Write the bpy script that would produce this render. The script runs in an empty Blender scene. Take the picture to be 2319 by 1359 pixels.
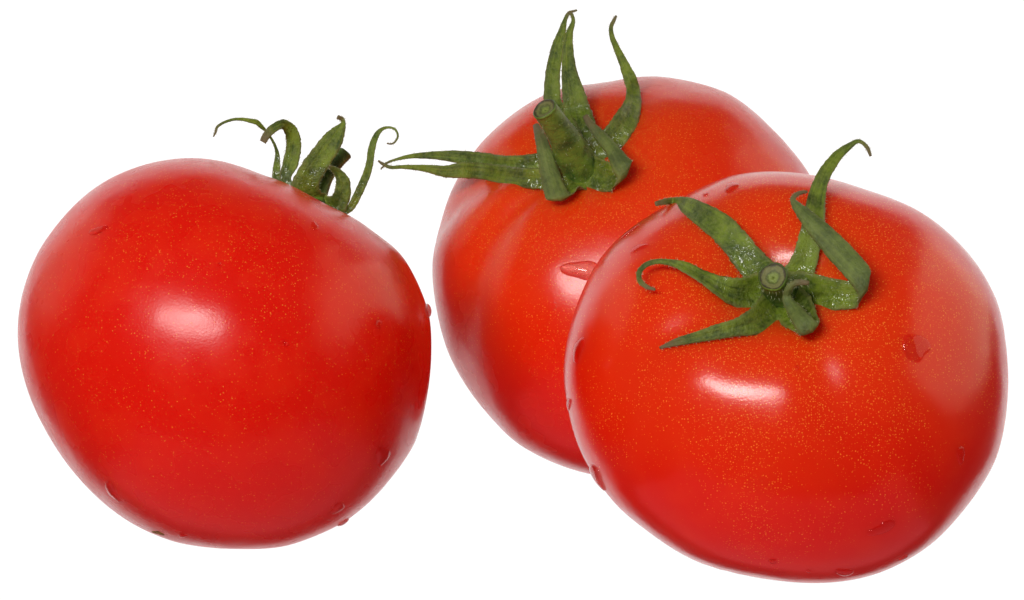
import bpy, math, random
import numpy as np
from mathutils import Vector

sc = bpy.context.scene
COL = sc.collection

# ------------------------------------------------------------------ camera
cam_d = bpy.data.cameras.new('camera')
cam = bpy.data.objects.new('camera', cam_d); COL.objects.link(cam)
cam.location = (0.0, -0.53896, 0.14315)
cam.rotation_euler = (math.radians(90 - 11.5), 0, 0)
cam_d.lens = 115; cam_d.sensor_width = 36; cam_d.clip_start = 0.01; cam_d.clip_end = 50
sc.camera = cam

# ------------------------------------------------------------------ world (dim studio room) and lamps
world = bpy.data.worlds.new('World'); sc.world = world; world.use_nodes = True
world.node_tree.nodes['Background'].inputs[0].default_value = (1, 1, 1, 1)
world.node_tree.nodes['Background'].inputs[1].default_value = 0.06

def area(name, loc, target, sx, sy, radiance, color=(1, 1, 1), shape='RECTANGLE'):
    l = bpy.data.lights.new(name, 'AREA'); l.shape = shape; l.size = sx; l.size_y = sy
    l.energy = radiance * math.pi * sx * sy * (math.pi / 4 if shape == 'ELLIPSE' else 1); l.color = color
    o = bpy.data.objects.new(name, l); COL.objects.link(o); o.location = loc
    o.rotation_euler = (Vector(target) - Vector(loc)).to_track_quat('-Z', 'Y').to_euler()
    return o
# softbox at the photographer's left shoulder: the window-like highlight on each fruit
area('key_softbox', (-0.245, -0.62, 0.365), (0, 0, 0.03), 0.45, 0.135, 30.0, (1, 0.985, 0.97), 'ELLIPSE')
# large dim softbox high on the right
area('side_softbox', (0.58, 0.08, 0.28), (0, 0, 0.05), 0.95, 0.60, 1.5, (1.0, 0.84, 0.60), 'ELLIPSE')
# weaker softbox behind on the left
area('left_softbox', (-0.55, 0.22, 0.26), (0, 0, 0.04), 0.5, 0.45, 0.7, (1.0, 0.84, 0.62), 'ELLIPSE')
# unseen rosy fill lamp, added under the shelf to brighten the fruits' bottoms
area('under_fill_lamp', (0, -0.10, -0.28), (0, -0.02, 0.03), 0.75, 0.5, 0.9, (1.0, 0.24, 0.27))
# lamp behind the opal backdrop sheet
area('backdrop_lamp', (0, 0.56, 0.02), (0, -1, 0.02), 1.25, 0.95, 1.30)

sc.view_settings.view_transform = 'Standard'; sc.view_settings.look = 'None'
sc.view_settings.exposure = 0; sc.view_settings.gamma = 1; sc.view_settings.use_curve_mapping = False
sc.render.engine = 'CYCLES'
sc.cycles.max_bounces = 10; sc.cycles.transmission_bounces = 8; sc.cycles.use_denoising = True
sc.cycles.sample_clamp_indirect = 0

# ------------------------------------------------------------------ fruit shapes: lengths in metres, sepal / stem / drop rows in millimetres
TOMATOES = {'left': {'base': [-0.04572, -0.0312, 0.0],
          'centre': [0, 0, 0.03122],
          'radius': 0.03185,
          'axis': [0.4894, 0.4569, 0.7428],
          'squash': 0.97,
          'dimple': [0.1, 0.28],
          'ribs': [],
          'profile': [1.041, 1.0434, 1.0466, 1.0497, 1.0519, 1.0505, 1.049, 1.0462, 1.0439, 1.0414, 1.039, 1.0354, 1.0286, 1.019, 1.0063, 0.9958, 0.9866, 0.9798, 0.9718, 0.9635, 0.9539, 0.9453,
                      0.9383, 0.9352, 0.9328, 0.9332, 0.9339, 0.9346, 0.935, 0.9352, 0.9354, 0.9376, 0.9425, 0.9494, 0.9577, 0.966, 0.9749, 0.9829, 0.9905, 0.9972, 1.0035, 1.0091, 1.0144, 1.019,
                      1.0235, 1.0276, 1.0316, 1.0354, 1.039, 1.0421, 1.0445, 1.0461, 1.0469, 1.0471, 1.0469, 1.0466, 1.0463, 1.0464, 1.0473, 1.0483, 1.049, 1.0487, 1.0479, 1.047, 1.0457, 1.044,
                      1.0423, 1.0401, 1.0378, 1.0349, 1.0314, 1.0275, 1.0228, 1.0184, 1.013, 1.0085, 1.0033, 0.9986, 0.994, 0.9895, 0.9854, 0.9818, 0.9799, 0.9787, 0.9784, 0.9786, 0.9795, 0.981,
                      0.9832, 0.9859, 0.9889, 0.9922, 0.9957, 0.9992, 1.002, 1.0046, 1.0062, 1.0071, 1.0072, 1.0069, 1.0065, 1.0059, 1.0048, 1.0029, 1.0004, 0.9983, 0.9968, 0.9956, 0.9956, 0.9964,
                      0.9985, 1.0021, 1.0066, 1.0119, 1.0165, 1.0208, 1.0229, 1.0244, 1.0257, 1.0279, 1.0307, 1.034, 1.0367, 1.0382, 1.0389, 1.0391, 1.0391, 1.039, 1.0392, 1.0397, 1.0412, 1.0435,
                      1.0463, 1.0491, 1.0503, 1.0475, 1.045, 1.0416, 1.0395, 1.0378, 1.0374, 1.0373, 1.0381, 1.0392],
          'bumps': [],
          'sepals': [[[12.986, 12.63, 53.818, -0.347, -0.156, -0.766], [9.78, 12.914, 55.215, -0.467, -0.143, -0.701], [7.785, 14.285, 56.936, -0.705, -0.069, -0.339],
                      [7.678, 15.206, 58.955, -0.572, 0.0, 0.0], [7.713, 16.056, 60.627, -0.355, -0.009, -0.043], [7.213, 16.399, 62.309, -0.208, -0.019, -0.094],
                      [6.143, 15.779, 64.28, -0.171, -0.026, -0.126], [5.221, 14.988, 65.407, -0.246, -0.051, -0.252], [4.547, 14.62, 66.108, -0.191, -0.076, -0.374],
                      [3.449, 14.182, 66.46, -0.07, -0.07, -0.342], [2.139, 13.729, 66.742, -0.014, -0.052, -0.257], [0.832, 13.219, 66.745, 0.045, -0.044, -0.218],
                      [-0.614, 12.625, 66.331, 0.093, -0.038, -0.187], [-1.562, 11.988, 65.71, 0.164, -0.027, -0.132], [-1.845, 11.819, 64.877, 0.17, -0.014, -0.068],
                      [-2.199, 11.677, 64.183, 0.095, -0.009, -0.047]],
                     [[13.556, 12.588, 53.609, -0.664, -0.251, -1.236], [10.882, 12.378, 55.089, -0.695, -0.18, -0.884], [9.245, 12.761, 56.972, -0.906, -0.038, -0.186],
                      [9.923, 13.752, 59.333, -1.245, 0.061, 0.301], [10.493, 14.292, 61.986, -1.277, 0.023, 0.116], [10.384, 14.18, 63.946, -1.168, -0.063, -0.31],
                      [9.669, 13.488, 65.558, -0.861, -0.454, -0.415], [8.78, 12.087, 66.196, -0.135, -0.153, -0.752], [7.507, 10.955, 65.65, 0.416, -0.114, -0.56],
                      [6.555, 10.263, 64.755, 0.503, -0.078, -0.381], [5.849, 10.024, 63.578, 0.487, -0.057, -0.281]],
                     [[14.055, 12.517, 53.26, -1.807, -0.322, -1.581], [12.4, 10.941, 55.548, -2.382, -0.077, -0.378], [13.455, 10.519, 58.491, -1.774, 0.177, 0.869],
                      [15.326, 10.59, 61.346, -1.528, 0.204, 1.005], [16.954, 11.055, 63.634, -1.288, 0.174, 0.857], [17.989, 11.875, 65.155, -0.845, 0.104, 0.509],
                      [18.627, 12.101, 66.265, -0.41, 0.022, 0.108], [18.485, 12.242, 66.959, -0.268, -0.046, -0.227], [17.732, 11.817, 67.379, -0.146, -0.064, -0.316]],
                     [[15.48, 12.446, 52.911, 0.079, 0.426, 2.093], [17.457, 11.446, 53.012, -0.98, 0.313, 1.536], [18.433, 10.828, 54.991, -1.305, 0.067, 0.332],
                      [18.53, 10.73, 57.021, -1.08, -0.04, -0.198], [17.847, 10.519, 58.491, -0.55, -0.089, -0.438], [16.769, 9.701, 59.484, -0.19, -0.059, -0.292],
                      [16.362, 9.433, 59.67, -0.045, -0.027, -0.131]],
                     [[15.693, 12.488, 53.12, 0.396, 0.183, 0.897], [18.381, 11.276, 52.176, 0.13, 0.125, 0.614], [19.544, 10.854, 52.61, -0.351, 0.089, 0.438],
                      [20.42, 10.601, 53.879, -0.56, 0.061, 0.301], [21.579, 10.589, 56.326, -0.614, 0.055, 0.272], [22.43, 10.985, 58.271, -0.604, 0.041, 0.201],
                      [22.926, 11.381, 60.217, -0.557, 0.021, 0.105], [23.117, 12.214, 61.807, -0.558, 0.021, 0.105], [23.522, 13.035, 63.331, -0.465, 0.035, 0.173],
                      [24.212, 13.799, 64.579, -0.308, 0.048, 0.237], [25.065, 13.926, 65.206, -0.091, 0.046, 0.227], [26.203, 13.955, 65.345, 0.032, 0.036, 0.178],
                      [27.067, 13.559, 64.902, 0.139, 0.022, 0.109], [27.361, 13.077, 64.042, 0.162, -0.004, -0.018], [26.879, 12.497, 63.198, 0.109, -0.02, -0.1],
                      [26.247, 12.243, 62.95, 0.022, -0.027, -0.13], [25.616, 12.059, 63.05, -0.012, -0.021, -0.104]]],
          'stem': [[14.126, 12.488, 53.12, 1.567], [14.78, 13.787, 54.488, 1.142], [15.865, 15.344, 57.124, 1.001], [17.269, 16.265, 59.147, 1.074], [18.532, 17.074, 60.612, 1.218]],
          'drops': [[-0.5424, -0.4705, 0.696, 1.494, -0.657, 0.636, -0.304, 0.861, 0.424, 0.25], [0.0563, -0.7973, 0.6009, 0.395, 0.033, -0.006, -0.015, 0.229, 0.294, 0.8],
                    [0.3661, -0.8978, 0.2447, 0.387, 0.144, -0.031, -0.002, 0.135, 0.512, 0.9], [0.5005, -0.4382, 0.7466, 0.524, 0.847, 0.06, -0.332, 1.027, 0.592, 0.5],
                    [0.7807, -0.5666, 0.2636, 0.497, 0.622, 0.011, -0.243, 0.134, 0.905, 0.3], [0.9776, 0.0421, 0.2064, 0.606, 2.013, -0.661, 0.374, 4.386, 0.442, 1.0],
                    [0.7811, -0.488, -0.3895, 0.851, 1.84, -0.913, 0.776, -0.279, 1.732, 0.45], [0.5732, -0.5054, -0.645, 1.129, 0.508, 0.495, -0.214, -1.268, 0.907, 0.5],
                    [0.5768, -0.24, -0.7808, 0.941, 0.597, 0.414, -0.169, -1.328, 0.803, 0.7], [-0.5284, -0.6153, -0.585, 0.744, -1.544, 0.707, -0.698, -2.204, 2.574, 0.5],
                    [-0.1846, -0.5255, -0.8305, 0.624, -0.16, -0.067, 0.163, -0.921, 0.608, 0.5]],
          'scars': [[-0.3223, -0.3936, -0.8609, 0.881, -0.371, -0.216, 0.322, -1.303, 0.835, 0.25]]},
 'back': {'base': [0.02031, 0.01702, 0.0],
          'centre': [0, 0, 0.03351],
          'radius': 0.03501,
          'axis': [-0.3599, -0.515, 0.778],
          'squash': 0.86,
          'dimple': [0.1, 0.32],
          'ribs': [(2.05, -0.03, 0.26), (2.9, -0.048, 0.24), (3.68, -0.052, 0.23), (0.9, -0.035, 0.4), (-0.4, -0.015, 0.4)],
          'profile': [1.0085, 1.0085, 1.0091, 1.0103, 1.0123, 1.0148, 1.0174, 1.0211, 1.0247, 1.0286, 1.031, 1.0327, 1.033, 1.0333, 1.0338, 1.0347, 1.0362, 1.0393, 1.0435, 1.0491, 1.0568, 1.0654,
                      1.0747, 1.0842, 1.0933, 1.1009, 1.1046, 1.1069, 1.108, 1.1089, 1.1091, 1.1095, 1.1083, 1.1066, 1.1017, 1.096, 1.0881, 1.0812, 1.0754, 1.0744, 1.0751, 1.0801, 1.0871, 1.095,
                      1.1029, 1.1104, 1.1176, 1.1233, 1.1285, 1.1302, 1.1283, 1.1225, 1.1141, 1.1051, 1.0963, 1.0884, 1.081, 1.0744, 1.069, 1.0648, 1.0623, 1.0609, 1.0596, 1.0579, 1.0554, 1.0537,
                      1.0521, 1.0491, 1.0437, 1.0362, 1.0266, 1.0154, 1.0053, 0.9955, 0.9877, 0.9811, 0.9763, 0.973, 0.9709, 0.9694, 0.9688, 0.9682, 0.9671, 0.9662, 0.9658, 0.966, 0.9666, 0.9675,
                      0.9688, 0.9705, 0.9737, 0.9777, 0.9828, 0.9877, 0.9916, 0.9947, 0.9968, 0.9993, 1.0019, 1.0049, 1.0081, 1.0116, 1.0154, 1.0195, 1.0237, 1.028, 1.0326, 1.0378, 1.0439, 1.0503,
                      1.0573, 1.0638, 1.07, 1.0756, 1.0805, 1.0853, 1.0894, 1.0933, 1.0963, 1.0984, 1.0996, 1.1001, 1.1001, 1.0978, 1.094, 1.0888, 1.0832, 1.0774, 1.0715, 1.0659, 1.0597, 1.0544,
                      1.0482, 1.0435, 1.0386, 1.0345, 1.0302, 1.0265, 1.0227, 1.0194, 1.0164, 1.0138, 1.0115, 1.0097],
          'bumps': [[0.0, -0.9799, 0.1994, -0.05, 0.36]],
          'sepals': [[[-9.921, -14.581, 56.735, 0.133, -0.441, -2.17], [-13.606, -13.693, 56.369, 0.134, -0.383, -1.883], [-17.301, -12.222, 55.833, 0.065, -0.326, -1.6],
                      [-21.019, -9.422, 55.383, -0.123, -0.282, -1.385], [-25.022, -3.941, 55.189, -0.193, -0.253, -1.242], [-28.942, -3.836, 55.707, -0.113, -0.224, -1.103],
                      [-33.338, -2.787, 55.846, -0.013, -0.151, -0.74], [-37.492, -2.817, 55.698, 0.047, -0.085, -0.419], [-40.286, -2.938, 55.106, 0.065, -0.046, -0.228],
                      [-41.797, -3.058, 54.514, 0.105, -0.031, -0.154], [-42.779, -3.269, 53.478, 0.083, -0.015, -0.076]],
                     [[-9.959, -17.046, 54.669, 0.34, -0.435, -2.14], [-13.262, -16.245, 54.014, 0.149, -0.381, -1.874], [-16.575, -15.12, 53.829, -0.093, -0.353, -1.737],
                      [-20.272, -11.667, 53.635, -0.23, -0.323, -1.588], [-25.011, -5.538, 53.465, -0.171, -0.268, -1.316], [-28.54, -5.986, 53.766, -0.015, -0.27, -1.326],
                      [-31.922, -6.016, 53.619, -0.057, -0.202, -0.993], [-35.229, -5.912, 54.135, -0.066, -0.119, -0.586], [-38.761, -5.867, 54.356, -0.009, -0.07, -0.346],
                      [-40.941, -5.882, 54.282, -0.039, -0.059, -0.292], [-42.218, -5.777, 54.798, -0.121, -0.047, -0.229], [-43.12, -5.657, 55.387, -0.083, -0.025, -0.123]],
                     [[-9.171, -13.843, 57.741, -1.64, -0.136, -0.669], [-10.974, -10.216, 61.683, -1.469, -0.144, -0.707], [-13.069, -4.701, 64.648, -1.271, -0.129, -0.632],
                      [-13.513, -3.92, 65.976, -1.425, -0.015, -0.075], [-13.35, -2.103, 69.892, -1.234, 0.027, 0.131], [-12.584, -0.268, 73.897, -1.031, 0.045, 0.22],
                      [-11.83, 0.273, 76.556, -0.654, 0.036, 0.176], [-11.303, 0.664, 78.476, -0.354, 0.026, 0.126], [-10.624, 0.934, 79.805, -0.201, 0.045, 0.22],
                      [-9.192, 1.04, 80.322, -0.052, 0.028, 0.139]],
                     [[-8.07, -14.239, 57.803, -2.48, -0.082, -0.405], [-8.754, -10.777, 61.767, -2.477, -0.099, -0.486], [-9.446, -7.561, 64.302, -2.255, -0.104, -0.512],
                      [-9.894, -7.129, 66.424, -1.98, -0.075, -0.37], [-10.623, -5.317, 70.317, -1.337, -0.031, -0.153], [-10.839, -3.984, 74.36, -0.898, 0.002, 0.01],
                      [-10.539, -3.447, 77.001, -0.588, 0.023, 0.112], [-9.94, -3.058, 78.908, -0.335, 0.006, 0.031], [-10.24, -2.82, 80.082, -0.257, -0.031, -0.151],
                      [-10.839, -2.76, 80.376, -0.1, -0.04, -0.197]],
                     [[-8.083, -14.967, 57.171, -1.46, 0.408, 2.003], [-5.498, -14.635, 58.986, -1.404, 0.379, 1.863], [-3.284, -14.373, 60.663, -1.525, 0.279, 1.369],
                      [-1.388, -12.403, 63.131, -1.749, -0.332, 1.056], [-0.093, -8.871, 65.392, -1.37, -0.73, 0.508], [0.213, -4.175, 67.221, -1.123, -0.652, 0.056],
                      [-0.237, -3.771, 69.206, -1.034, -0.068, -0.332], [-1.213, -3.307, 71.486, -0.755, -0.066, -0.326], [-2.489, -2.754, 74.206, -0.516, -0.045, -0.221],
                      [-3.314, -2.35, 76.192, -0.413, -0.022, -0.107], [-3.464, -2.021, 77.809, -0.35, 0.009, 0.045], [-2.939, -1.781, 78.986, -0.273, 0.025, 0.123],
                      [-2.564, -1.632, 79.721, -0.134, 0.013, 0.066]],
                     [[-8.481, -16.646, 55.574, 0.957, 0.587, 2.885], [-5.608, -19.598, 55.088, 0.73, 0.536, 2.635], [-3.476, -21.815, 55.008, 0.26, 0.478, 2.348],
                      [-2.355, -23.213, 55.313, 1.129, 0.39, 1.916], [-1.739, -24.235, 56.07, 1.209, 0.344, 1.692], [-1.829, -24.566, 56.933, 1.288, 0.275, 1.353],
                      [-2.465, -23.83, 57.844, 1.414, 0.178, 0.874], [-3.86, -21.478, 59.829, 0.945, 0.137, 0.672], [-5.611, -18.385, 61.57, 0.729, 0.122, 0.602],
                      [-7.256, -16.298, 63.259, 0.527, 0.08, 0.393], [-8.116, -15.009, 64.481, 0.374, 0.047, 0.231]],
                     [[-9.079, -17.191, 54.917, 2.431, -0.211, -1.036], [-9.846, -19.122, 53.523, 2.052, -0.228, -1.122], [-10.903, -21.062, 52.363, 1.872, 0.166, 0.817],
                      [-11.876, -22.55, 51.801, 1.875, 0.121, 0.597], [-12.693, -23.472, 52.181, 1.839, 0.091, 0.449], [-13.481, -22.006, 53.856, 1.594, 0.106, 0.521],
                      [-14.266, -19.831, 56.462, 1.417, 0.074, 0.365], [-14.989, -18.239, 59.176, 1.135, 0.06, 0.296], [-15.705, -15.616, 61.373, 0.84, 0.055, 0.27],
                      [-16.351, -12.986, 62.694, 0.482, 0.038, 0.185]]],
          'stem': [[-8.942, -14.194, 54.501, 4.739], [-9.658, -16.34, 56.494, 3.76], [-10.587, -18.357, 59.12, 3.009], [-11.873, -20.364, 61.797, 2.483], [-13.364, -22.191, 64.352, 2.182],
                   [-14.913, -23.937, 66.803, 2.064]],
          'drops': [[-0.2842, -0.9288, 0.2379, 3.018, -0.716, -0.131, 0.164, 0.645, 1.714, 1.7]],
          'scars': []},
 'right': {'base': [0.04241, -0.0452, 0.0],
           'centre': [0, 0, 0.03046],
           'radius': 0.03326,
           'axis': [-0.1203, -0.6817, 0.7217],
           'squash': 0.86,
           'dimple': [0.26, 0.36],
           'ribs': [(3.6, -0.025, 0.2), (5.05, -0.025, 0.2), (0.4, -0.03, 0.35), (1.9, -0.03, 0.35), (2.6, -0.02, 0.3)],
           'profile': [1.0253, 1.0251, 1.0258, 1.0279, 1.0308, 1.0358, 1.0404, 1.045, 1.0484, 1.0497, 1.0503, 1.0505, 1.0501, 1.0486, 1.0466, 1.0434, 1.0401, 1.0364, 1.0327, 1.0284, 1.0234, 1.0178,
                       1.0114, 1.0046, 0.9984, 0.9933, 0.9888, 0.9866, 0.9861, 0.9875, 0.9892, 0.9915, 0.9947, 0.9984, 1.0024, 1.0068, 1.012, 1.0179, 1.0242, 1.0306, 1.0367, 1.0416, 1.0448, 1.0444,
                       1.0421, 1.0388, 1.0345, 1.0315, 1.0288, 1.0279, 1.0289, 1.0313, 1.035, 1.0396, 1.0449, 1.0504, 1.0556, 1.0596, 1.0617, 1.0623, 1.061, 1.0584, 1.0553, 1.0521, 1.0489, 1.0462,
                       1.0439, 1.0422, 1.0411, 1.0405, 1.0401, 1.039, 1.0366, 1.0338, 1.0301, 1.0272, 1.0247, 1.023, 1.0214, 1.0196, 1.0175, 1.0148, 1.0111, 1.0079, 1.0043, 1.0017, 0.9986, 0.9949,
                       0.9901, 0.985, 0.9804, 0.9767, 0.9749, 0.9739, 0.9735, 0.9735, 0.9734, 0.9729, 0.9721, 0.9688, 0.9686, 0.9646, 0.9663, 0.965, 0.967, 0.9687, 0.9712, 0.9749, 0.9794, 0.9844,
                       0.9899, 0.9958, 1.0021, 1.0082, 1.0143, 1.0202, 1.0256, 1.03, 1.0339, 1.0367, 1.039, 1.0409, 1.0426, 1.044, 1.0445, 1.044, 1.0426, 1.0409, 1.0395, 1.0389, 1.0388, 1.0395,
                       1.0406, 1.042, 1.0434, 1.0437, 1.0428, 1.0397, 1.037, 1.0336, 1.0306, 1.0281, 1.0265, 1.0256],
           'bumps': [[-0.04, -0.6638, 0.7469, -0.06, 0.15]],
           'sepals': [[[-2.614, -13.89, 47.511, -1.719, -0.4, -1.966], [-6.326, -13.432, 50.652, -1.634, -0.326, -1.601], [-8.646, -12.039, 53.347, -1.659, -0.283, -1.39],
                       [-10.843, -9.719, 55.548, -1.41, -0.317, -1.557], [-13.625, -5.82, 57.016, -0.956, -0.289, -1.423], [-15.828, -0.5, 57.585, -0.544, -0.217, -1.066],
                       [-17.161, 6.665, 56.968, -0.101, -0.121, -0.596], [-18.784, 5.666, 57.071, 0.065, -0.095, -0.465], [-20.264, 4.612, 56.906, 0.079, -0.066, -0.325]],
                      [[-1.559, -14.049, 46.87, -2.175, 0.299, 1.47], [1.016, -14.023, 50.765, -1.844, 0.176, 0.864], [2.047, -12.824, 54.366, -1.732, 0.084, 0.412],
                       [2.841, -10.782, 57.085, -1.566, 0.053, 0.261], [3.655, -6.361, 59.956, -1.302, 0.059, 0.288], [4.913, -3.748, 62.769, -0.959, 0.096, 0.47],
                       [7.054, -1.21, 65.213, -0.631, 0.111, 0.544], [9.175, 0.115, 66.708, -0.29, 0.083, 0.406], [10.523, 0.249, 67.368, 0.025, 0.063, 0.309],
                       [11.736, 0.075, 66.51, 0.237, 0.038, 0.185], [12.342, -0.207, 65.123, 0.186, 0.016, 0.078]],
                      [[-1.756, -14.033, 46.866, 0.216, 0.591, 2.905], [1.66, -16.435, 47.08, 0.219, 0.627, 3.084], [5.228, -20.221, 47.576, 0.089, 0.468, 2.299],
                       [7.98, -21.93, 47.921, -0.235, 0.386, 1.896], [9.23, -22.863, 48.639, 0.621, 0.34, 1.672], [9.267, -23.52, 49.761, 0.906, 0.313, 1.538],
                       [8.067, -22.208, 51.681, 1.379, 0.215, 1.057], [5.618, -19.561, 54.153, 1.295, 0.237, 1.165], [3.329, -17.782, 56.476, 1.145, 0.213, 1.049],
                       [1.212, -15.459, 58.518, 0.82, 0.15, 0.74], [-0.107, -12.981, 59.817, 0.538, 0.076, 0.373], [-0.38, -11.379, 60.544, 0.386, -0.018, -0.087],
                       [0.538, -9.822, 61.016, 0.141, -0.06, -0.294], [1.965, -8.648, 61.086, 0.039, -0.039, -0.191]],
                      [[-2.418, -14.054, 46.871, 0.224, -0.591, -2.904], [-6.023, -15.482, 46.889, 0.0, -0.591, -2.904], [-9.217, -16.843, 47.43, -0.439, -0.423, -2.079],
                       [-11.892, -17.413, 48.481, -0.566, -0.779, -1.195], [-14.199, -17.386, 49.678, -0.469, -0.98, -0.682], [-16.445, -16.26, 50.795, -0.377, -0.738, -0.631],
                       [-18.368, -15.167, 51.388, -0.126, -0.102, -0.501], [-20.621, -14.027, 51.438, 0.025, -0.079, -0.387], [-22.443, -13.568, 50.812, 0.205, -0.068, -0.332],
                       [-23.441, -14.014, 49.689, 0.377, -0.024, -0.117], [-23.279, -15.161, 48.57, 0.344, 0.039, 0.19], [-22.328, -16.201, 47.972, 0.154, 0.058, 0.285],
                       [-21.106, -16.877, 47.705, 0.049, 0.031, 0.153]],
                      [[-1.785, -14.64, 45.642, 1.93, -0.397, -1.95], [-4.269, -18.862, 44.363, 1.635, -0.441, -2.167], [-6.826, -21.762, 43.703, 0.709, -0.349, -1.715],
                       [-9.376, -22.995, 43.232, 0.326, -0.251, -1.232], [-12.18, -23.286, 42.63, 0.256, -0.214, -1.052], [-15.059, -22.681, 41.769, 0.193, -0.157, -0.774],
                       [-17.92, -21.561, 40.794, 0.164, -0.112, -0.552], [-20.531, -20.381, 39.602, 0.063, -0.037, -0.182]],
                      [[-1.773, -14.425, 45.935, 2.052, 0.372, 1.828], [-0.198, -19.425, 44.747, 2.217, 0.386, 1.896], [1.023, -24.286, 43.771, 1.536, 0.237, 1.167],
                       [1.176, -26.942, 43.675, 1.319, 0.184, 0.905], [0.012, -26.736, 44.948, 1.111, 0.175, 0.862], [-1.005, -23.29, 46.079, 0.92, 0.121, 0.595],
                       [-1.865, -21.646, 47.4, 0.668, 0.028, 0.136], [-1.613, -22.196, 49.035, 0.44, -0.055, -0.271], [-0.546, -22.452, 49.879, 0.11, -0.088, -0.432],
                       [1.15, -23.063, 49.934, -0.012, -0.065, -0.317]]],
           'stem': [[-2.177, -13.645, 46.249, 3.306], [-2.646, -15.938, 47.517, 2.697], [-3.242, -18.207, 48.906, 2.356], [-3.9, -20.478, 50.285, 2.148]],
           'drops': [[-0.2823, 0.0297, 0.9589, 1.29, -0.178, 0.385, -0.055, 1.896, 0.344, 0.5], [-0.4052, 0.0563, 0.9125, 0.439, -0.079, 0.178, -0.045, 0.852, 0.114, 0.4],
                     [-0.7275, 0.1351, 0.6727, 1.402, 0.269, 1.063, -0.208, 1.274, 0.097, 0.4], [-0.7303, -0.1401, 0.6686, 1.317, -0.458, 0.721, -0.186, 1.143, 0.282, 0.2],
                     [-0.963, -0.2041, 0.176, 0.812, -2.145, 0.284, 0.419, 0.35, 1.944, 0.35], [-0.9889, -0.1122, -0.0971, 0.51, -1.601, 0.301, 0.108, -1.67, 1.432, 0.5],
                     [-0.8798, -0.2321, -0.4148, 0.73, -2.65, 1.208, -1.214, 0.617, 1.853, 1.0], [0.7212, -0.6633, -0.1995, 0.825, 0.762, -0.128, -0.213, -0.44, 1.458, 0.5],
                     [0.3718, -0.7759, -0.5097, 2.045, 0.3, 0.853, -0.444, -0.688, 0.994, 0.35], [0.2274, -0.6076, -0.761, 1.317, 0.529, -0.154, -0.169, -1.479, 1.051, 0.6],
                     [-0.107, -0.7104, -0.6956, 0.714, -0.107, -0.035, -0.019, -0.515, 0.489, 0.4], [0.061, -0.6566, -0.7518, 0.396, -0.014, 0.004, -0.043, -0.415, 0.327, 0.4],
                     [0.4947, -0.5063, -0.7063, 0.684, 0.008, 0.413, -0.285, -0.898, 0.557, 0.4], [0.5502, -0.7694, 0.3245, 2.05, 0.143, -1.74, 1.291, 1.241, 1.154, 0.6],
                     [-0.0272, -0.9623, 0.2705, 0.39, 0.028, -0.006, 0.013, 0.205, 0.284, 0.8]],
           'scars': []}}
# the plane in which each fruit's outline table is measured (tilted with the fruit, unit vectors)
PLANE = ((1.0, 0.0, 0.0), (0.0, 0.199368, 0.979925))

def unit(v):
    v = np.asarray(v, float)
    return v / np.linalg.norm(v, axis=-1, keepdims=True)

class Body:
    """Closed radial surface of one tomato, local metres, centre at c above the base point."""
    def __init__(self, d):
        self.c = np.array(d['centre']); self.R = d['radius']; self.A = unit(d['axis'])
        self.q = d['squash']; self.dd, self.dw = d['dimple']; self.ribs = d['ribs']
        self.k = np.array(d['profile']); self.pu = unit(d['plane'][0]); self.pv = unit(d['plane'][1])
        self.pn = np.cross(self.pu, self.pv)
        self.e1 = unit(self.pu - self.A * np.dot(self.pu, self.A)); self.e2 = np.cross(self.A, self.e1)
        self.bumps = d.get('bumps', [])
    def radius(self, n):
        """n: (..., 3) unit directions from the centre"""
        ca = np.clip(n @ self.A, -1, 1); t = np.arccos(ca)
        r = 1.0 / np.sqrt((1 - ca * ca) + ca * ca / self.q ** 2)
        r = r * (1 - self.dd * np.exp(-(t / self.dw) ** 2) - 0.03 * np.exp(-((np.pi - t) / 0.35) ** 2))
        ph = np.arctan2(n @ self.e2, n @ self.e1)
        g = np.exp(-((t - 0.75) / 0.62) ** 2) * (1 - np.exp(-(t / 0.22) ** 2))
        for p, a, w in self.ribs:
            dp = (ph - p + np.pi) % (2 * np.pi) - np.pi
            r = r * (1 + a * g * np.exp(-(dp / w) ** 2))
        for bx, by, bz, a, w in self.bumps:
            cb = np.clip(n @ np.array((bx, by, bz)), -1, 1)
            r = r * (1 + a * np.exp(-(np.arccos(cb) / w) ** 2))
        x = n @ self.pu; y = n @ self.pv
        m = len(self.k); th = (np.arctan2(y, x) / (2 * np.pi)) % 1.0 * m
        i = np.floor(th).astype(int); f = th - i
        k0, k1, k2, k3 = (self.k[(i + j) % m] for j in (-1, 0, 1, 2))
        kk = k1 + .5 * f * (k2 - k0 + f * (2 * k0 - 5 * k1 + 4 * k2 - k3 + f * (3 * (k1 - k2) + k3 - k0)))
        w = (x * x + y * y) ** 2.0
        return self.R * r * (1 + (kk - 1) * w)
    def point(self, n):
        n = unit(n)
        return self.c + n * self.radius(n)[..., None]
    def normal(self, n):
        n = unit(n)
        a = unit(np.cross(n, np.where(np.abs(n[..., :1]) < .8, [1., 0, 0], [0, 1., 0]))); b = np.cross(n, a)
        e = 0.004
        return unit(np.cross(self.point(n + a * e) - self.point(n - a * e), self.point(n + b * e) - self.point(n - b * e)))

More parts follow.
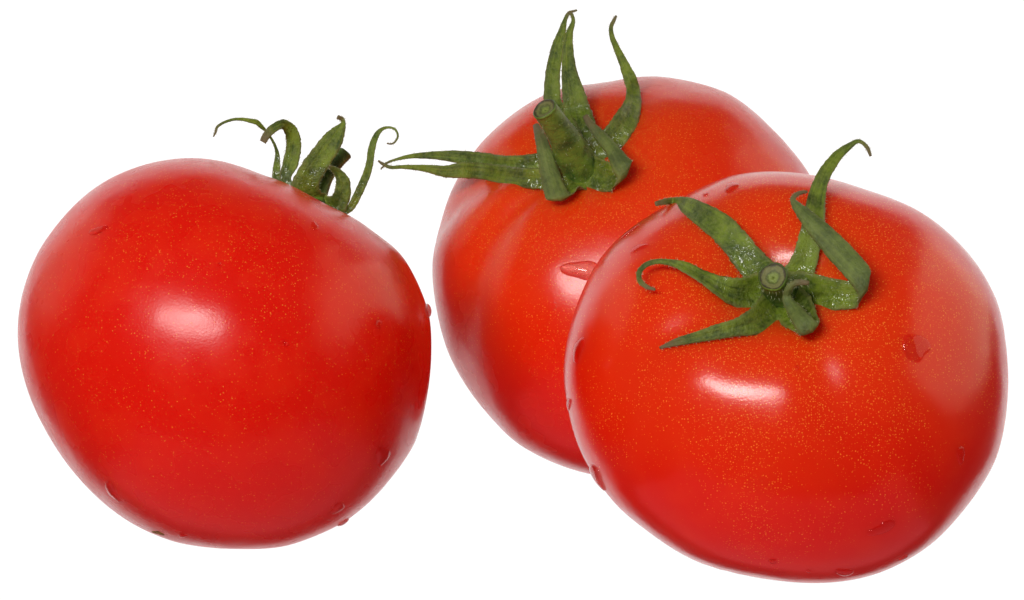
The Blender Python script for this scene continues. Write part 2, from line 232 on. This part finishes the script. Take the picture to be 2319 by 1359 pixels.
# ------------------------------------------------------------------ materials
class NT:
    def __init__(self, name):
        self.m = bpy.data.materials.new(name); self.m.use_nodes = True
        self.t = self.m.node_tree; self.t.nodes.clear()
        self.out = self.n('ShaderNodeOutputMaterial')
    def n(self, typ, **kw):
        nd = self.t.nodes.new(typ)
        for k, v in kw.items(): setattr(nd, k, v)
        return nd
    def put(self, sock, v):
        if isinstance(v, bpy.types.NodeSocket): self.t.links.new(v, sock)
        else: sock.default_value = v
    def math(self, op, a, b=0.0, c=None, clamp=False):
        nd = self.n('ShaderNodeMath', operation=op, use_clamp=clamp)
        self.put(nd.inputs[0], a); self.put(nd.inputs[1], b)
        if c is not None: self.put(nd.inputs[2], c)
        return nd.outputs[0]
    def ramp(self, v, lo, hi, a=0.0, b=1.0):
        nd = self.n('ShaderNodeMapRange', interpolation_type='SMOOTHSTEP')
        for i, x in enumerate((v, lo, hi, a, b)): self.put(nd.inputs[i], x)
        return nd.outputs[0]
    def mix(self, f, a, b):
        nd = self.n('ShaderNodeMix', data_type='RGBA')
        self.put(nd.inputs[0], f); self.put(nd.inputs[6], a); self.put(nd.inputs[7], b)
        return nd.outputs[2]
    def attr(self, name):
        return self.n('ShaderNodeAttribute', attribute_name=name).outputs['Fac']
    def coords(self):
        return self.n('ShaderNodeTexCoord').outputs['Object']
    def noise(self, co, scale, detail=2.0, rough=0.5):
        nd = self.n('ShaderNodeTexNoise'); self.put(nd.inputs['Vector'], co)
        nd.inputs['Scale'].default_value = scale; nd.inputs['Detail'].default_value = detail
        nd.inputs['Roughness'].default_value = rough
        return nd.outputs[0]
    def bump(self, h, strength, dist):
        nd = self.n('ShaderNodeBump'); nd.inputs['Strength'].default_value = strength
        nd.inputs['Distance'].default_value = dist; self.put(nd.inputs['Height'], h)
        return nd.outputs[0]
    def principled(self, **kw):
        nd = self.n('ShaderNodeBsdfPrincipled')
        for k, v in kw.items(): self.put(nd.inputs[k.replace('_', ' ')], v)
        return nd
    def surface(self, s):
        self.t.links.new(s, self.out.inputs['Surface']); return self.m

def rgb(r, g, b): return (r, g, b, 1.0)

def skin_material(name, deep, warm, speck_lo, speck_hi, reach, rough, fleck):
    """ripe tomato skin: red flesh tone, more orange round the stem, fine yellow lenticel specks"""
    k = NT(name); co = k.coords(); pol = k.attr('polar')
    tone = k.noise(co, 45, 3); tone2 = k.noise(co, 160, 2)
    near = k.ramp(k.math('ADD', pol, k.math('MULTIPLY', k.math('SUBTRACT', tone, 0.5), 0.9)), 0.15, reach, 1, 0)
    col = k.mix(near, rgb(*deep), rgb(*warm))
    col = k.mix(k.ramp(tone2, 0.4, 0.75, 0, 0.4), col, rgb(deep[0] * 1.08, deep[1] * 2.4 + .004, deep[2] * 1.3))
    density = k.ramp(k.math('ADD', pol, k.math('MULTIPLY', k.math('SUBTRACT', k.noise(co, 70, 3), 0.5), 3.2)), 0.2, 1.9, speck_hi, speck_lo)
    specks = None
    for sc_, amt in ((2300, 1.0), (3600, 0.85)):
        v = k.n('ShaderNodeTexVoronoi'); k.put(v.inputs['Vector'], co); v.inputs['Scale'].default_value = sc_
        rnd = k.n('ShaderNodeSeparateColor'); k.put(rnd.inputs[0], v.outputs['Color'])
        on = k.ramp(rnd.outputs[0], k.math('SUBTRACT', 1.0, density), k.math('ADD', k.math('SUBTRACT', 1.0, density), 0.25))
        dot = k.math('MULTIPLY', k.ramp(v.outputs['Distance'], 0.08, 0.32, 1, 0), on)
        dot = k.math('MULTIPLY', dot, amt)
        specks = dot if specks is None else k.math('MAXIMUM', specks, dot)
    col = k.mix(k.math('MULTIPLY', specks, fleck), col, rgb(0.92, 0.29, 0.03))
    h = k.math('ADD', k.noise(co, 2600, 1), k.math('MULTIPLY', k.noise(co, 500, 2), 1.2))
    h = k.math('ADD', h, k.math('MULTIPLY', specks, 0.5))
    h = k.math('ADD', h, k.math('MULTIPLY', k.noise(co, 75, 2), 30.0))
    nrm = k.bump(h, 0.10, 0.00012)
    p = k.principled(Base_Color=col, Roughness=k.ramp(tone2, 0.3, 0.7, rough - 0.03, rough + 0.04), IOR=1.40,
                     Subsurface_Weight=0.8, Subsurface_Scale=0.008, Normal=nrm)
    p.inputs['Subsurface Radius'].default_value = (1.0, 0.12, 0.06)
    p.inputs['Coat Weight'].default_value = 0.0
    return k.surface(p.outputs[0])

def sepal_material():
    k = NT('calyx_green'); co = k.coords(); al = k.attr('along'); ac = k.attr('across')
    xyz = k.n('ShaderNodeCombineXYZ'); k.put(xyz.inputs[0], k.math('MULTIPLY', ac, 3.2)); k.put(xyz.inputs[1], k.math('MULTIPLY', al, 2.2))
    k.put(xyz.inputs[2], k.math('MULTIPLY', k.noise(co, 60, 0), 3.0))
    streak = k.noise(xyz.outputs[0], 1.0, 4, 0.6)
    blot = k.math('ADD', k.math('MULTIPLY', k.noise(co, 260, 4, 0.65), 0.66), k.math('MULTIPLY', streak, 0.34)); fine = k.noise(co, 1700, 4, 0.7); big = k.noise(co, 90, 2)
    col = k.mix(k.ramp(blot, 0.37, 0.63), rgb(0.036, 0.074, 0.007), rgb(0.25, 0.35, 0.022))
    col = k.mix(k.ramp(big, 0.5, 0.75, 0, 0.55), col, rgb(0.075, 0.115, 0.025))
    col = k.mix(k.ramp(fine, 0.35, 0.75, 0, 0.5), col, rgb(0.31, 0.36, 0.08))
    edge = k.math('MULTIPLY', k.ramp(k.math('ABSOLUTE', ac), 0.72, 1.0), 0.5)
    col = k.mix(edge, col, rgb(0.26, 0.24, 0.08))
    col = k.mix(k.math('MULTIPLY', k.attr('under'), 0.55), col, k.mix(k.ramp(blot, 0.35, 0.7), rgb(0.13, 0.165, 0.055), rgb(0.23, 0.28, 0.10)))
    dry = k.ramp(k.math('ADD', al, k.math('MULTIPLY', k.math('SUBTRACT', blot, 0.5), 0.35)), 0.74, 0.98)
    col = k.mix(k.math('MULTIPLY', dry, 0.85), col, rgb(0.22, 0.15, 0.08))
    wet = k.math('MULTIPLY', k.ramp(al, 0.12, 0.38, 1, 0), k.ramp(k.noise(co, 420, 2), 0.42, 0.54))
    rough = k.math('SUBTRACT', 0.45, k.math('MULTIPLY', wet, 0.35))
    vein = k.n('ShaderNodeTexWave'); k.put(vein.inputs['Vector'], co); vein.inputs['Scale'].default_value = 260
    vein.inputs['Distortion'].default_value = 6
    h = k.math('ADD', k.math('MULTIPLY', fine, 1.0), k.math('MULTIPLY', k.noise(co, 4200, 1), 0.6))
    nrm = k.bump(h, 0.7, 0.00035)
    p = k.principled(Base_Color=col, Roughness=rough, IOR=1.45, Normal=nrm, Coat_Weight=wet, Coat_Roughness=0.04, Coat_IOR=1.6,
                     Coat_Normal=k.bump(k.noise(co, 800, 2), 1.0, 0.0008))
    tr = k.n('ShaderNodeBsdfTranslucent'); k.put(tr.inputs[0], k.mix(0.5, col, rgb(0.30, 0.42, 0.03)))
    mx = k.n('ShaderNodeMixShader'); mx.inputs[0].default_value = 0.28
    k.t.links.new(p.outputs[0], mx.inputs[1]); k.t.links.new(tr.outputs[0], mx.inputs[2])
    return k.surface(mx.outputs[0])

def stem_material():
    k = NT('stem_green'); co = k.coords()
    blot = k.noise(co, 260, 4, 0.6); fine = k.noise(co, 1500, 3, 0.6)
    col = k.mix(k.ramp(blot, 0.35, 0.68), rgb(0.030, 0.072, 0.008), rgb(0.13, 0.23, 0.022))
    col = k.mix(k.ramp(fine, 0.45, 0.8, 0, 0.45), col, rgb(0.17, 0.24, 0.045))
    nrm = k.bump(k.math('ADD', fine, k.math('MULTIPLY', k.noise(co, 4200, 1), 0.6)), 0.6, 0.0003)
    return k.surface(k.principled(Base_Color=col, Roughness=0.5, Normal=nrm).outputs[0])

def cut_material():
    k = NT('cut_stem_end'); co = k.coords(); r = k.attr('rad')
    rr = k.math('ADD', r, k.math('MULTIPLY', k.math('SUBTRACT', k.noise(co, 1500, 3), 0.5), 0.4))
    col = k.mix(k.ramp(rr, 0.25, 0.5), rgb(0.19, 0.24, 0.04), rgb(0.085, 0.10, 0.02))
    col = k.mix(k.ramp(rr, 0.5, 0.6), col, rgb(0.16, 0.16, 0.045))
    col = k.mix(k.ramp(rr, 0.78, 0.95), col, rgb(0.05, 0.042, 0.016))
    nrm = k.bump(k.noise(co, 2500, 3), 0.6, 0.0003)
    return k.surface(k.principled(Base_Color=col, Roughness=0.6, Normal=nrm).outputs[0])

def water_material():
    k = NT('tinted_water')
    g = k.principled(Base_Color=rgb(1, 0.45, 0.34), Roughness=0.0, IOR=1.38, Transmission_Weight=1.0)  # red tint painted in, turning the skin's pale reflections red through the drop
    t = k.n('ShaderNodeBsdfTransparent'); m = k.n('ShaderNodeMixShader'); m.inputs[0].default_value = 0.22
    k.t.links.new(g.outputs[0], m.inputs[1]); k.t.links.new(t.outputs[0], m.inputs[2])
    return k.surface(m.outputs[0])

def hair_material():
    k = NT('plant_hair')
    return k.surface(k.principled(Base_Color=rgb(0.42, 0.45, 0.25), Roughness=0.5).outputs[0])

def scar_material():
    k = NT('dry_scar'); co = k.coords()
    col = k.mix(k.ramp(k.noise(co, 1800, 3), 0.4, 0.6), rgb(0.10, 0.07, 0.012), rgb(0.38, 0.30, 0.06))
    return k.surface(k.principled(Base_Color=col, Roughness=0.7).outputs[0])

def sheet_material():
    k = NT('opal_acrylic')
    d = k.n('ShaderNodeBsdfDiffuse'); d.inputs[0].default_value = rgb(0.80, 0.80, 0.80)
    t = k.n('ShaderNodeBsdfTranslucent'); t.inputs[0].default_value = rgb(0.97, 0.97, 0.97)
    m = k.n('ShaderNodeMixShader'); m.inputs[0].default_value = 0.78
    k.t.links.new(d.outputs[0], m.inputs[1]); k.t.links.new(t.outputs[0], m.inputs[2])
    return k.surface(m.outputs[0])

def glass_material():
    k = NT('anti_glare_glass')
    t = k.n('ShaderNodeBsdfTransparent'); t.inputs[0].default_value = rgb(0.995, 0.995, 0.995)
    g = k.n('ShaderNodeBsdfGlossy'); g.inputs['Roughness'].default_value = 0.02
    m = k.n('ShaderNodeMixShader'); m.inputs[0].default_value = 0.008
    k.t.links.new(t.outputs[0], m.inputs[1]); k.t.links.new(g.outputs[0], m.inputs[2])
    return k.surface(m.outputs[0])

SKIN = {
    'left': skin_material('tomato_skin_red', (0.73, 0.0085, 0.0016), (0.75, 0.030, 0.004), 0.26, 0.58, 1.2, 0.27, 0.85),
    'back': skin_material('tomato_skin_orange_red', (0.71, 0.0080, 0.0015), (0.78, 0.052, 0.004), 0.12, 0.85, 1.6, 0.25, 0.82),
    'right': skin_material('tomato_skin_speckled', (0.74, 0.0100, 0.0016), (0.78, 0.050, 0.004), 0.07, 0.92, 1.5, 0.21, 0.95),
}
M_SEPAL, M_STEM, M_CUT, M_WATER, M_HAIR, M_SCAR = (f() for f in (sepal_material, stem_material, cut_material, water_material, hair_material, scar_material))

# ------------------------------------------------------------------ mesh helpers
def mesh_obj(name, verts, faces, mat, parent=None, attrs=None, smooth=True):
    me = bpy.data.meshes.new(name)
    me.from_pydata([tuple(map(float, v)) for v in verts], [], faces)
    me.update()
    if smooth: me.polygons.foreach_set('use_smooth', [True] * len(me.polygons))
    for an, av in (attrs or {}).items():
        a = me.attributes.new(an, 'FLOAT', 'POINT'); a.data.foreach_set('value', np.asarray(av, np.float32))
    me.materials.append(mat)
    o = bpy.data.objects.new(name, me); COL.objects.link(o)
    if parent is not None: o.parent = parent
    return o

def spline(rows, per):
    """Catmull-Rom through rows of numbers"""
    a = np.array(rows, float); a = np.vstack([2 * a[0] - a[1], a, 2 * a[-1] - a[-2]]); out = []
    for i in range(1, len(a) - 2):
        for f in np.arange(per) / per:
            p0, p1, p2, p3 = a[i - 1:i + 3]
            out.append(p1 + .5 * f * (p2 - p0 + f * (2 * p0 - 5 * p1 + 4 * p2 - p3 + f * (3 * (p1 - p2) + p3 - p0))))
    out.append(a[-2])
    return np.array(out)

def box(name, x0, x1, y0, y1, z0, z1, mat):
    v = [(x, y, z) for x in (x0, x1) for y in (y0, y1) for z in (z0, z1)]
    f = [(0, 1, 3, 2), (4, 6, 7, 5), (0, 4, 5, 1), (2, 3, 7, 6), (0, 2, 6, 4), (1, 5, 7, 3)]
    o = mesh_obj(name, v, f, mat, smooth=False); o['kind'] = 'structure'
    return o

# opal sheet standing behind, lit through from its back; clear anti-glare glass shelf that carries the fruit
back = mesh_obj('white_backdrop', [(-0.55, 0.5, -0.38), (0.55, 0.5, -0.38), (0.55, 0.5, 0.42), (-0.55, 0.5, 0.42)], [(0, 1, 2, 3)], sheet_material(), smooth=False)
back['kind'] = 'structure'
box('glass_shelf', -0.26, 0.26, -0.16, 0.24, -0.004, 0.0, glass_material())

def make_body(B, root, mat):
    nt, nf = 130, 200
    s = np.linspace(0, 1, nt); th = np.pi * (0.72 * s + 0.28 * s * s)      # rings closer together at the stem
    th[0], th[-1] = 1e-4, np.pi - 1e-4
    ph = np.linspace(0, 2 * np.pi, nf, endpoint=False)
    n = (np.cos(th)[:, None, None] * B.A + np.sin(th)[:, None, None] * (np.cos(ph)[None, :, None] * B.e1 + np.sin(ph)[None, :, None] * B.e2)).reshape(-1, 3)
    v = B.point(n)
    f = [(i * nf + j, (i + 1) * nf + j, (i + 1) * nf + (j + 1) % nf, i * nf + (j + 1) % nf) for i in range(nt - 1) for j in range(nf)]
    f.append(tuple(range(nf))); f.append(tuple(range((nt - 1) * nf + nf - 1, (nt - 1) * nf - 1, -1)))
    return mesh_obj('fruit', v, f, mat, root, {'polar': np.repeat(th, nf)})

def make_sepal(rows, root, rng, flip):
    a = spline(rows, 8) * 1e-3
    pos, side = a[:, :3], a[:, 3:]
    N = len(a); al = np.linspace(0, 1, N)
    tan = np.gradient(pos, axis=0); tan /= np.linalg.norm(tan, axis=1, keepdims=True) + 1e-12
    nrm = np.cross(tan, side); nrm /= np.linalg.norm(nrm, axis=1, keepdims=True) + 1e-12
    if flip: nrm = -nrm
    hw = np.linalg.norm(side, axis=1)
    w = np.cumsum(rng.normal(0, 1, (N, 2)), 0); w = (w - np.linspace(0, 1, N)[:, None] * w[-1]); w /= np.abs(w).max() + 1e-9
    S = np.linspace(-1, 1, 11); verts = []; A_l = []; A_c = []; A_u = []
    cup = 0.22 * (1 - 0.5 * al)
    thick = np.minimum(0.00028, 0.22 * hw + 0.00005)
    for lay in (1, -1):
        for i in range(N):
            for s in S:
                jag = 1 + (0.07 * w[i, 0 if s < 0 else 1] + 0.03 * rng.normal()) * abs(s) ** 3
                rib = -0.16 * math.exp(-(s / 0.18) ** 2) if lay == 1 else -0.25 * math.exp(-(s / 0.2) ** 2)
                h = (cup[i] * s * s + rib * 0.35) * hw[i] + lay * thick[i] * (1 - 0.85 * s ** 4)
                verts.append(pos[i] + side[i] * s * jag + nrm[i] * h); A_l.append(al[i]); A_c.append(s); A_u.append(float(lay < 0))
    m = len(S); off = N * m; faces = []
    for i in range(N - 1):
        for j in range(m - 1):
            q = i * m + j
            faces.append((q, q + m, q + m + 1, q + 1)); faces.append((off + q, off + q + 1, off + q + m + 1, off + q + m))
        q = i * m; faces.append((q, off + q, off + q + m, q + m))
        q = i * m + m - 1; faces.append((q, q + m, off + q + m, off + q))
    for base, sgn in ((0, 1), ((N - 1) * m, -1)):
        for j in range(m - 1):
            q = base + j
            faces.append((q, q + 1, off + q + 1, off + q)[::sgn])
    o = mesh_obj('sepal', verts, faces, M_SEPAL, root, {'along': A_l, 'across': A_c, 'under': A_u})
    # short pale hairs along both edges and over the blade
    hv = []; hf = []
    for _ in range(110 + int(4.5e3 * np.linalg.norm(np.diff(pos, axis=0), axis=1).sum())):
        i = rng.integers(2, N - 1); s = rng.choice([-1., 1.]) if rng.random() < .6 else rng.uniform(-1, 1)
        r0 = pos[i] + side[i] * s + nrm[i] * (cup[i] * s * s * hw[i]) * rng.uniform(.6, 1)
        d = nrm[i] * rng.uniform(-.2, 1) + side[i] / (hw[i] + 1e-9) * s * rng.uniform(.2, 1.2) + tan[i] * rng.normal(0, .5)
        d = d / np.linalg.norm(d) * rng.uniform(.00015, .0005)
        t = np.cross(d, rng.normal(0, 1, 3)); t = t / np.linalg.norm(t) * 0.00003
        b = len(hv); hv += [r0 + t, r0 - t, r0 + d]; hf.append((b, b + 1, b + 2))
    h = mesh_obj('hairs', hv, hf, M_HAIR, o, smooth=False); h['kind'] = 'stuff'
    return o

def tube(rows, per, nf, rng, rough=0.018):
    a = spline(rows, per) * 1e-3; pos, r = a[:, :3], a[:, 3]
    tan = np.gradient(pos, axis=0); tan /= np.linalg.norm(tan, axis=1, keepdims=True)
    u = np.cross(tan[0], (0, 0, 1.0)); u /= np.linalg.norm(u); U_ = []
    for t in tan:
        u = u - t * (u @ t); u /= np.linalg.norm(u); U_.append(u)
    ph = np.linspace(0, 2 * np.pi, nf, endpoint=False); lobes = rng.normal(0, rough, 3)
    v = []
    for i in range(len(pos)):
        w = np.cross(tan[i], U_[i])
        k = 1 + lobes[0] * np.cos(2 * ph + 1) + lobes[1] * np.cos(3 * ph) + lobes[2] * np.cos(5 * ph + 2)
        v.append(pos[i] + (np.cos(ph)[:, None] * U_[i] + np.sin(ph)[:, None] * w) * (r[i] * k)[:, None])
    return np.array(v), tan, pos

def make_stem(rows, root, rng):
    nf = 28; rings, tan, pos = tube(rows, 5, nf, rng)
    end = rings[-1]; c = end.mean(0); t = tan[-1]
    rings = np.concatenate([rings, [c + (end - c) * 1.04 + t * 0.00012], [c + (end - c) * 0.93 + t * 0.0003]])
    n = len(rings); v = rings.reshape(-1, 3)
    f = [(i * nf + j, (i + 1) * nf + j, (i + 1) * nf + (j + 1) % nf, i * nf + (j + 1) % nf) for i in range(n - 1) for j in range(nf)]
    o = mesh_obj('stem', v, f, M_STEM, root)
    last = rings[-1]; cv = []; rad = []
    for q, dep in ((1.0, 0.0), (0.82, -0.00018), (0.62, -0.0001), (0.45, -0.00028), (0.22, -0.0002), (0.02, -0.0002)):
        for p in last:
            cv.append(c + (p - c) * q * 0.998 + t * (0.0001 * 0 + dep * 1.0)); rad.append(q)
    cf = [(i * nf + j, (i + 1) * nf + j, (i + 1) * nf + (j + 1) % nf, i * nf + (j + 1) % nf) for i in range(5) for j in range(nf)]
    cf.append(tuple(range(5 * nf, 6 * nf)))
    mesh_obj('cut_end', cv, cf, M_CUT, o, {'rad': rad})
    hv = []; hf = []
    for _ in range(160):
        i = rng.integers(2, n - 3); j = rng.integers(0, nf); r0 = rings[i, j]; d = r0 - rings[i].mean(0)
        d = d / np.linalg.norm(d) + rng.normal(0, .4, 3); d = d / np.linalg.norm(d) * rng.uniform(.0002, .0007)
        s = np.cross(d, rng.normal(0, 1, 3)); s = s / np.linalg.norm(s) * 0.00003
        b = len(hv); hv += [r0 + s, r0 - s, r0 + d]; hf.append((b, b + 1, b + 2))
    h = mesh_obj('hairs', hv, hf, M_HAIR, o, smooth=False); h['kind'] = 'stuff'

def make_disc(B, root, rng, size):
    """fleshy middle of the calyx, lying in the dimple under the stem"""
    nr, nf = 9, 48; v = []; al = []
    lob = rng.uniform(0, 6.28)
    ph = np.linspace(0, 2 * np.pi, nf, endpoint=False)
    for i in range(nr):
        q = i / (nr - 1)
        rad = size * q * (1 + 0.08 * np.cos(5 * ph + lob) * q)
        for p, r in zip(ph, rad):
            n = unit(B.A * B.R * .8 + (B.e1 * math.cos(p) + B.e2 * math.sin(p)) * max(r, 1e-6))
            v.append(B.point(n) + n * (0.0013 * (1 - q ** 3) - 0.0001 * q)); al.append(0.0 + 0.1 * q)
    f = [(i * nf + j, (i + 1) * nf + j, (i + 1) * nf + (j + 1) % nf, i * nf + (j + 1) % nf) for i in range(nr - 1) for j in range(nf)]
    mesh_obj('calyx_disc', v, f, M_SEPAL, root, {'along': al, 'across': [0] * len(v), 'under': [0] * len(v)})

def make_drop(B, d, root, rng, name='water_drop', mat=None, ragged=0.15):
    n = np.array(d[:3]); ax = np.array(d[3:6]) * 1e-3; ay = np.array(d[6:9]) * 1e-3; h = d[9] * 0.6e-3
    n = unit(n); r0 = B.radius(n); nn = B.normal(n); nr, nf = 8, 28
    ph = np.linspace(0, 2 * np.pi, nf, endpoint=False); p1, p2 = rng.uniform(0, 6.28, 2)
    irr = 1 + ragged * np.cos(2 * ph + p1) + ragged * .8 * np.cos(3 * ph + p2)
    v = []
    for i in range(nr + 1):
        q = i / nr
        off = (np.cos(ph)[:, None] * ax + np.sin(ph)[:, None] * ay) * (q * irr)[:, None]
        dirs = unit(n * r0 + off)
        z = h * (1 - q * q) ** 0.6 if i < nr else -0.00012
        v.append(B.point(dirs) + nn * z)
    base = unit(n * r0)
    v = np.array(v).reshape(-1, 3)
    f = [(i * nf + j, (i + 1) * nf + j, (i + 1) * nf + (j + 1) % nf, i * nf + (j + 1) % nf) for i in range(1, nr) for j in range(nf)]
    f = [tuple(q - nf for q in t) for t in f]
    v = np.vstack([v[nf:], B.point(n) + nn * h, B.point(n) - nn * 0.0003]); a, b = len(v) - 2, len(v) - 1
    f += [(a, j, (j + 1) % nf) for j in range(nf)]
    e = (nr - 1) * nf
    f += [(b, e + (j + 1) % nf, e + j) for j in range(nf)]
    return mesh_obj(name, v, f, mat or M_WATER, root)

# ------------------------------------------------------------------ the tomatoes
def make_tomato(key, label, flips, seed, disc):
    d = TOMATOES[key]; d['plane'] = PLANE
    B = Body(d); rng = np.random.default_rng(seed)
    root = bpy.data.objects.new('tomato', None); COL.objects.link(root)
    root.location = d['base']; root.empty_display_size = 0.01
    root['label'] = label; root['category'] = 'tomato'; root['group'] = 'ripe red tomatoes'
    make_body(B, root, SKIN[key])
    make_disc(B, root, rng, disc)
    for i, rows in enumerate(d['sepals']):
        make_sepal(rows, root, rng, i in flips)
    make_stem(d['stem'], root, rng)
    for q in d['drops']:
        make_drop(B, q, root, rng)
    for q in d.get('scars', []):
        make_drop(B, q, root, rng, 'scar', M_SCAR, 0.3)
    return root

make_tomato('left', 'leftmost tomato standing apart, its curling green sepals half hidden behind its shoulder', (), 3, 0.0035)
make_tomato('back', 'rear tomato with thick cut stem and long upright sepals, partly hidden by another', (), 5, 0.0052)
make_tomato('right', 'front right tomato, star of green sepals and round stem end facing the viewer', (), 8, 0.0056)
